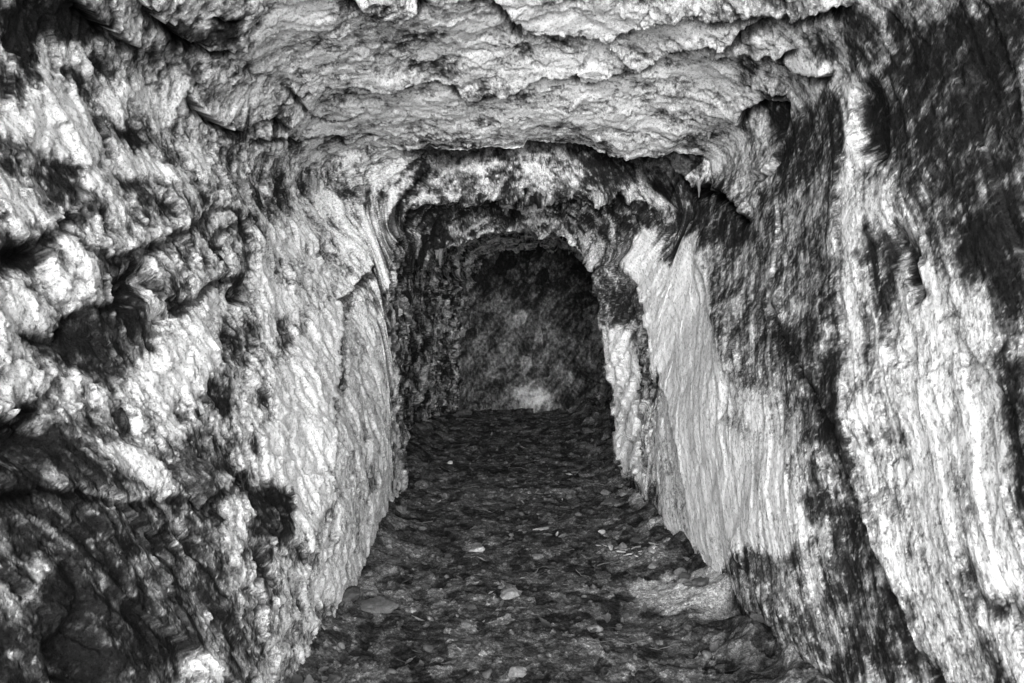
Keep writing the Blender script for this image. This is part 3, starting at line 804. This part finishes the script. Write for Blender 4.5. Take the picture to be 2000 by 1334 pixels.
floor_patch([(1235, 1140), (1330, 1135), (1400, 1140), (1380, 1170), (1270, 1165)], .45)
floor_patch([(1210, 1150), (1300, 1130), (1420, 1150), (1420, 1215), (1290, 1200)], .65)
floor_patch([(1240, 965), (1290, 1000), (1260, 1010), (1210, 975)], .25)
floor_patch([(1190, 1085), (1300, 1085), (1310, 1110), (1220, 1105)], .25)
floor_patch([(740, 1160), (880, 1150), (900, 1190), (760, 1210)], .12)
floor_patch([(780, 1010), (700, 1180), (600, 1270), (540, 1334), (640, 1334), (760, 1180), (830, 1020)], .06)
Tf = .012 + .42 * sstep(0, 1, Tf)**1.5
tag(grid_mesh('ground', np.stack([X, Yf, Zf], -1), Tf, MAT_FLOOR), 'dark trodden earth floor strewn with leaf litter', 'ground', None, 'structure')

# unseen hillside, shaped to fall away so low light enters the mouth
gx = np.linspace(-30, 30, 61); gy = np.linspace(-60, -.66, 60)
X2, Y2 = np.meshgrid(gx, gy)
Z2 = -.06 + (Y2 + .66) * .62 + .25 * fbm(X2 / 4, Y2 / 4, 4, seed=401) * np.clip(-(Y2 + .66) / 2, 0, 1)
tag(grid_mesh('hillside', np.stack([X2, Y2, Z2], -1), np.full(X2.shape, .25), MAT_FLOOR), 'unseen grey scree slope shaped to let low light into the tunnel mouth', 'hillside', None, 'structure')


# ---- loose things
def blob_mesh(name, mat, rx, ry, rz, seed, sub=4, amp=.22, flat=0.0, facets=0):
    import bmesh
    bm = bmesh.new()
    bmesh.ops.create_icosphere(bm, subdivisions=sub, radius=1)
    rnd = random.Random(seed)
    planes = []
    for _ in range(facets):
        v = Vector((rnd.gauss(0, 1), rnd.gauss(0, 1), rnd.gauss(0, 1))).normalized()
        planes.append((v, rnd.uniform(.55, .85)))
    off = Vector((seed * 3.1, seed * 1.7, seed * .9))
    for v in bm.verts:
        p = v.co.copy()
        for n, d in planes:
            e = p.dot(n) - d
            if e > 0: p -= n * e
        k = 1 + amp * mnoise.noise(p * 1.4 + off) + amp * .5 * mnoise.noise(p * 3.7 + off) + amp * .22 * mnoise.noise(p * 9 + off) + amp * .16 * mnoise.noise(p * 22 + off)
        p *= k
        if flat: p.z = max(p.z, -flat)
        v.co = (p.x * rx, p.y * ry, p.z * rz)
    for f in bm.faces: f.smooth = True
    me = bpy.data.meshes.new(name)
    bm.to_mesh(me); bm.free()
    me.materials.append(mat)
    return me


def link(name, me, loc, rot=(0, 0, 0), scale=(1, 1, 1)):
    o = bpy.data.objects.new(name, me)
    o.location = loc; o.rotation_euler = rot; o.scale = scale
    COL.objects.link(o)
    return o


# height lookup on the built floor
gxf, gyf = X[0], Yf[:, 0]


def ground_height(x, y):
    i = int(np.clip(np.searchsorted(gyf, y), 0, len(gyf) - 1)); j = int(np.clip(np.searchsorted(gxf, x), 0, len(gxf) - 1))
    return float(Zf[i, j])


def floor_spot(px, py):
    p = on_floor(px, py)
    return p[0], p[1], ground_height(p[0], p[1])


# (picture point, width m, depth m, height m, turn, material, label)
STONES = [
    (1000, 1165, .105, .075, .028, .7, MAT_PALE, 'largest pale flat stone lying tilted in the middle of the dark floor'),
    (932, 1078, .080, .055, .022, -.3, MAT_PALE, 'pale lumpy stone on the floor left of the middle, behind the largest flat stone'),
    (1050, 1089, .052, .040, .020, .2, MAT_GREY, 'rounded grey stone on mid floor right of the pale lumpy stone'),
    (1176, 1040, .045, .038, .022, .1, MAT_PALE, 'small round pale stone on the floor near the right wall foot'),
    (825, 1036, .052, .038, .018, .4, MAT_GREY, 'dull grey stone at the foot of the smooth left flank'),
    (1162, 1236, .055, .035, .018, -.2, MAT_GREY, 'blocky grey stone on the near right of the floor'),
    (955, 982, .075, .045, .016, .1, MAT_GREY, 'long low grey stone lying across the floor inside the passage'),
    (1057, 1031, .085, .035, .010, .15, MAT_PALE, 'thin pale sliver of stone lying flat on mid floor'),
    (1215, 1076, .050, .045, .025, .5, MAT_GREY, 'grey stone standing beside the bright flakes by the right wall'),
    (1010, 1322, .060, .045, .022, .3, MAT_GREY, 'grey stone at the nearest edge of the floor'),
    (910, 1226, .050, .040, .020, 1.1, MAT_GREY, 'grey stone half sunk in litter, nearer than the largest flat stone'),
    (735, 1190, .16, .11, .025, .2, MAT_GREY, 'broad flat grey slab of stone by the left wall foot'),
    (1060, 905, .050, .040, .020, .2, MAT_GREY, 'small stone just inside the low arch'),
    (880, 905, .045, .035, .018, .9, MAT_PALE, 'small pale stone on the left just inside the low arch'),
    (1110, 925, .060, .030, .012, -.2, MAT_PALE, 'pale flake of stone on the right under the low arch'),
    (820, 850, .14, .10, .06, .3, MAT_DARK, 'dark rubble block at the left foot of the inner chamber'),
    (905, 810, .16, .09, .05, .1, MAT_DARK, 'dark rubble block against the back wall on the left'),
    (1060, 785, .30, .16, .22, .0, MAT_GREY, 'pale rounded boulder lying at the foot of the back wall'),
    (1130, 1008, .040, .030, .015, .0, MAT_GREY, 'small grey stone in the passage, behind the thin pale sliver'),
    (1330, 1128, .070, .05, .03, .6, MAT_GREY, 'grey stone wedged at the foot of the white right pillar'),
]
for i, (px, py, w, d, h, rz, m, lab) in enumerate(STONES):
    x, y, z = floor_spot(px, py)
    nm = 'boulder' if 'boulder' in lab else 'rubble_block' if 'rubble' in lab else 'stone'
    me = blob_mesh(nm, m, w * .62, d * .62, h, 20 + i, 4, .28, .6, 7)
    link(nm, me, (x, y, z + h * .25), (random.uniform(-.15, .15), random.uniform(-.15, .15), rz))
    tag(bpy.context.scene.objects[-1] if False else COL.objects[-1], lab, 'boulder' if nm == 'boulder' else 'rubble' if nm == 'rubble_block' else 'stone', None if nm != 'stone' else 'stones lying on the tunnel floor')

# bright flakes by the right wall
flk = [blob_mesh('stone_flake', MAT_PALE, .030, .016, .005, 70 + i, 3, .3, .5, 6) for i in range(4)]
for i in range(26):
    px = random.gauss(1240, 34); py = 1085 + (px - 1240) * .22 + random.gauss(0, 8)
    x, y, z = floor_spot(px, py)
    s_ = random.uniform(.5, 1.3)
    o = link('stone_flake', flk[i % 4], (x, y, z + .004), (random.uniform(-.4, .4), random.uniform(-.4, .4), random.uniform(0, 6)), (s_, s_, s_))
    tag(o, 'bright white stone flake in the scatter by the right wall foot', 'stone flake', 'white flakes scattered by the right wall')

# blocks heaped along the wall feet
rub = [blob_mesh('rubble_block', (MAT_GREY, MAT_DARK, MAT_GREY, MAT_DARK)[i], .05, .038, .028, 110 + i, 4, .3, .6, 9) for i in range(4)]
for i in range(34):
    y = random.uniform(2.5, 7.4); left = random.random() < .5
    x = (-.60 if left else .90) + random.gauss(0, .07)
    s_ = random.choice((.45, .6, .8, 1.0, 1.4))
    o = link('rubble_block', rub[i % 4], (x, y, ground_height(x, y) + .004), (random.uniform(-.4, .4), random.uniform(-.4, .4), random.uniform(0, 6)), (s_, s_, s_))
    tag(o, 'angular grey rubble block fallen at the foot of the %s wall' % ('left' if left else 'right'), 'rubble', 'rubble blocks along the foot of the %s wall' % ('left' if left else 'right'))

# pebbles over the floor
peb = [blob_mesh('pebble', (MAT_GREY, MAT_DARK, MAT_GREY)[i % 3], .016, .013, .009, 90 + i, 2, .3, .6, 5) for i in range(6)]
cnt = 0
while cnt < 90:
    y = 2.45 + 5.2 * random.random()**1.7; x = random.uniform(-.75, 1.05)
    s_ = random.choice((.5, .7, .9, 1.2, 1.7))
    o = link('pebble', peb[cnt % 6], (x, y, ground_height(x, y) + .003), (random.random(), random.random(), random.uniform(0, 6)), (s_, s_, s_))
    tag(o, 'small pebble lying in the dark litter of the tunnel floor', 'pebble', 'pebbles in the litter')
    cnt += 1


def leaf_mesh(name, mat, L, W, seed):
    rnd = random.Random(seed)
    n = 12; vs = []; fs = []
    curl = rnd.uniform(.1, .5); cup = rnd.uniform(-.4, .7); tw = rnd.uniform(-.5, .5)
    for i in range(n + 1):
        t = i / n
        w = W * math.sin(math.pi * min(t * 1.02, 1))**.75 * (1 - .35 * t) * (1 + .16 * math.sin(t * 25 + seed))
        for k in (-1, -.5, 0, .5, 1):
            y = k * w * .5
            z = L * curl * (t - .5)**2 + cup * abs(y) * .8 + tw * y * (t - .5) + .0015
            vs.append(((t - .5) * L, y, z))
    for i in range(n):
        for k in range(4):
            a = i * 5 + k
            fs.append((a, a + 1, a + 6, a + 5))
    b = len(vs)                                   # stalk
    for i in range(4):
        t = i / 3
        for dx, dz in ((-.0008, 0), (.0008, 0), (0, .0016)):
            vs.append((-L * .5 - t * L * .3, dx + .004 * t * t, L * curl * .25 + dz + .001))
    for i in range(3):
        for k in range(3):
            a = b + i * 3 + k; c = b + i * 3 + (k + 1) % 3
            fs.append((a, c, c + 3, a + 3))
    me = bpy.data.meshes.new(name)
    me.from_pydata(vs, [], fs)
    for p in me.polygons: p.use_smooth = True
    me.materials.append(mat)
    return me


leaves = [leaf_mesh('dead_leaf', MAT_LEAF, random.uniform(.045, .075), random.uniform(.024, .042), i) for i in range(7)]
for i in range(210):
    y = 2.4 + 4.6 * random.random()**1.5; x = random.uniform(-.72, 1.02)
    s_ = random.uniform(.6, 1.15)
    o = link('dead_leaf', leaves[i % 7], (x, y, ground_height(x, y) + .004), (random.gauss(0, .3), random.gauss(0, .3), random.uniform(0, 6.28)), (s_, s_, s_))
    tag(o, 'dark curled dead leaf lying in the litter of the tunnel floor', 'leaf', 'dead leaves on the floor')
pale = [leaf_mesh('pale_leaf', MAT_PALELEAF, random.uniform(.05, .07), random.uniform(.02, .032), 40 + i) for i in range(4)]
for i in range(34):
    y = 2.5 + 4.2 * random.random()**1.2; x = random.uniform(-.6, .95)
    s_ = random.uniform(.45, .95)
    o = link('pale_leaf', pale[i % 4], (x, y, ground_height(x, y) + .007), (random.gauss(0, .3), random.gauss(0, .3), random.uniform(0, 6.28)), (s_, s_, s_))
    tag(o, 'bleached pale dead leaf lying on top of the dark floor litter', 'leaf', 'pale leaves on the floor')


def twig_mesh(seed):
    rnd = random.Random(seed); vs = []; fs = []
    L = rnd.uniform(.09, .22); n = 9; y = z = 0
    for i in range(n + 1):
        r = .0028 * (1 - .6 * i / n)
        y += rnd.gauss(0, .004); z = .004 + .006 * math.sin(i * .9 + seed)
        for k in range(5):
            a = k / 5 * 2 * math.pi
            vs.append((i / n * L - L / 2, y + r * math.cos(a), z + r * math.sin(a)))
    for i in range(n):
        for k in range(5):
            fs.append((i * 5 + k, i * 5 + (k + 1) % 5, i * 5 + 5 + (k + 1) % 5, i * 5 + 5 + k))
    me = bpy.data.meshes.new('twig'); me.from_pydata(vs, [], fs)
    for p in me.polygons: p.use_smooth = True
    me.materials.append(MAT_TWIG)
    return me


tw = [twig_mesh(i) for i in range(6)]
for i in range(26):
    y = 2.4 + 3.6 * random.random()**1.4; x = random.uniform(-.65, 1.0)
    o = link('twig', tw[i % 6], (x, y, ground_height(x, y) + .006), (0, random.gauss(0, .08), random.gauss(0, .5) + random.choice((0, math.pi))))
    tag(o, 'thin dry twig lying across the litter of the tunnel floor', 'twig', 'twigs on the floor')


FPX, FPY, FPD = project(FINAL[::2, ::2])
FOK = np.isfinite(FPX)


def built_at(px, py, r=9):
    d = np.where(FOK, np.hypot(FPX - px, FPY - py), 1e9)
    c = np.where(d < r, FPD, 1e9 + d)
    i, j = np.unravel_index(np.argmin(c), c.shape)
    return i * 2, j * 2


# dripstones hanging from the roof edges
def drip_mesh(L, R, seed):
    rnd = random.Random(seed); n, kk = 14, 9; vs = []; fs = []
    ph = rnd.uniform(0, 6)
    for i in range(n + 1):
        t = i / n
        r = R * ((1 - t)**1.3 * 1.5 + .28) * (1 + .18 * math.sin(t * 17 + ph)) * (1 if i < n else .25)
        cx = .12 * R * math.sin(t * 5 + ph); cy = .12 * R * math.cos(t * 4 + ph)
        for k in range(kk):
            a = k / kk * 2 * math.pi
            rr = r * (1 + .15 * math.sin(3 * a + ph + t * 4))
            vs.append((cx + rr * math.cos(a), cy + rr * math.sin(a), L * .25 - t * L * 1.25))
    for i in range(n):
        for k in range(kk):
            fs.append((i * kk + k, i * kk + (k + 1) % kk, (i + 1) * kk + (k + 1) % kk, (i + 1) * kk + k))
    fs.append(tuple(range(n * kk, (n + 1) * kk)))
    me = bpy.data.meshes.new('stalactite'); me.from_pydata(vs, [], fs)
    for p in me.polygons: p.use_smooth = True
    me.materials.append(MAT_DRIP)
    return me


DRIPS = [
    (1360, 362, .085, .009, 'longest thin white stalactite under the right end of the roof lens'),
    (1274, 301, .035, .012, 'stubby stalactite on the lip of the main roof ledge, right of centre'),
    (1384, 266, .035, .010, 'small stalactite at the right end of the main roof ledge'),
    (864, 495, .11, .014, 'pale stalactite hanging in the left haunch of the low arch'),
    (852, 498, .06, .012, 'shorter stalactite just left of the pale one in the low arch'),
    (822, 535, .09, .012, 'grey stalactite lowest on the left side of the low arch'),
    (900, 486, .08, .013, 'stalactite right of the pale one near the crown of the low arch'),
    (958, 515, .09, .012, 'stalactite hanging in the middle of the low arch crown'),
    (1012, 510, .08, .011, 'stalactite right of the middle of the low arch crown'),
    (1133, 535, .09, .014, 'stalactite on the right haunch of the low arch'),
    (1142, 545, .06, .011, 'short stalactite beside the jamb on the right of the low arch'),
    (1392, 113, .03, .010, 'tiny stalactite on a roof flake near the upper right'),
]
for i, (px, py, L, R, lab) in enumerate(DRIPS):
    a, b = built_at(px, py, 6)
    p = FINAL[a, b]
    o = link('stalactite', drip_mesh(L, R, i), (p[0], p[1] - .01, p[2]))
    tag(o, lab, 'stalactite', 'stalactites on the roof edges')

# stones set in the walls
def wall_stone(name, dark, px, py, r, seed, lab, facets=5):
    a, b = built_at(px, py)
    p = FINAL[a, b]; n = NRM[a, b]
    me = blob_mesh(name, MAT_ROOF, r[0], r[1], r[2], seed, 6, .22, 0, facets)
    nv = len(me.vertices)
    co = np.empty(nv * 3, F32); me.vertices.foreach_get('co', co); co = co.reshape(-1, 3)
    u_, v_ = co[:, 0] + co[:, 2] * .4, co[:, 1] + co[:, 2] * .3
    st = fbm((u_ * .5 + v_ * .87) / .05, (v_ * .5 - u_ * .87) / .009, 5, .62, seed=seed)
    mo = fbm(u_ / .03, v_ / .03, 5, .65, seed=seed + 1)
    tn = dark * 2.5 ** (1.6 * st + 1.6 * mo)
    at = me.attributes.new('tone', 'FLOAT', 'POINT'); at.data.foreach_set('value', tn.astype(F32))
    co += (co / (np.linalg.norm(co, axis=1, keepdims=True) + 1e-6)) * (.006 * st + .005 * mo)[:, None] * min(1, r[0] / .1)
    me.vertices.foreach_set('co', np.ascontiguousarray(co.reshape(-1)))
    q = Vector(n).to_track_quat('Z', 'Y')
    o = link(name, me, tuple(p - n * r[2] * .35))
    o.rotation_mode = 'QUATERNION'; o.rotation_quaternion = q
    return tag(o, lab, 'boulder')


wall_stone('boulder', .075, 372, 925, (.105, .105, .07), 131, 'dark round boulder stuck in the lower left wall', 5)
wall_stone('boulder', .5, 319, 973, (.013, .013, .012), 133, 'small white pebble wedged under the dark round boulder', 2)
wall_stone('boulder', .03, 240, 835, (.035, .06, .03), 135, 'narrow black stone set upright in the left wall', 5)

# ------------------------------------------------------------------ wide low lamp in place of a camera flash, through an added mouth
SUN_EL, SUN_AZ = math.radians(12), math.radians(4)       # azimuth: sun stands behind the camera, slightly to the left
sd = bpy.data.lights.new('flash_sun', 'SUN')
sd.energy = 1.5
sd.angle = math.radians(85)
sd.color = (1, 1, 1)
flash_sun = bpy.data.objects.new('flash_sun', sd)
COL.objects.link(flash_sun)
to_sun = Vector((-math.sin(SUN_AZ) * math.cos(SUN_EL), -math.cos(SUN_AZ) * math.cos(SUN_EL), math.sin(SUN_EL)))
flash_sun.rotation_euler = to_sun.to_track_quat('Z', 'Y').to_euler()
flash_sun.location = (0, -20, 6)
w = bpy.data.worlds.new('World')
SC.world = w
w.use_nodes = True
nt = w.node_tree
bg = nt.nodes['Background']
sky = nt.nodes.new('ShaderNodeTexSky')
sky.sky_type = 'NISHITA'
sky.sun_disc = False
sky.sun_elevation = SUN_EL
sky.sun_rotation = math.pi + SUN_AZ
bw = nt.nodes.new('ShaderNodeRGBToBW')                 # a grey picture: the sky's light without its hue
nt.links.new(sky.outputs[0], bw.inputs[0])
nt.links.new(bw.outputs[0], bg.inputs['Color'])
bg.inputs['Strength'].default_value = .10

vs = SC.view_settings
vs.view_transform = 'Standard'
vs.look = 'None'
vs.exposure = 2.3
vs.gamma = 1.0
vs.use_curve_mapping = False
SC.render.engine = 'CYCLES'
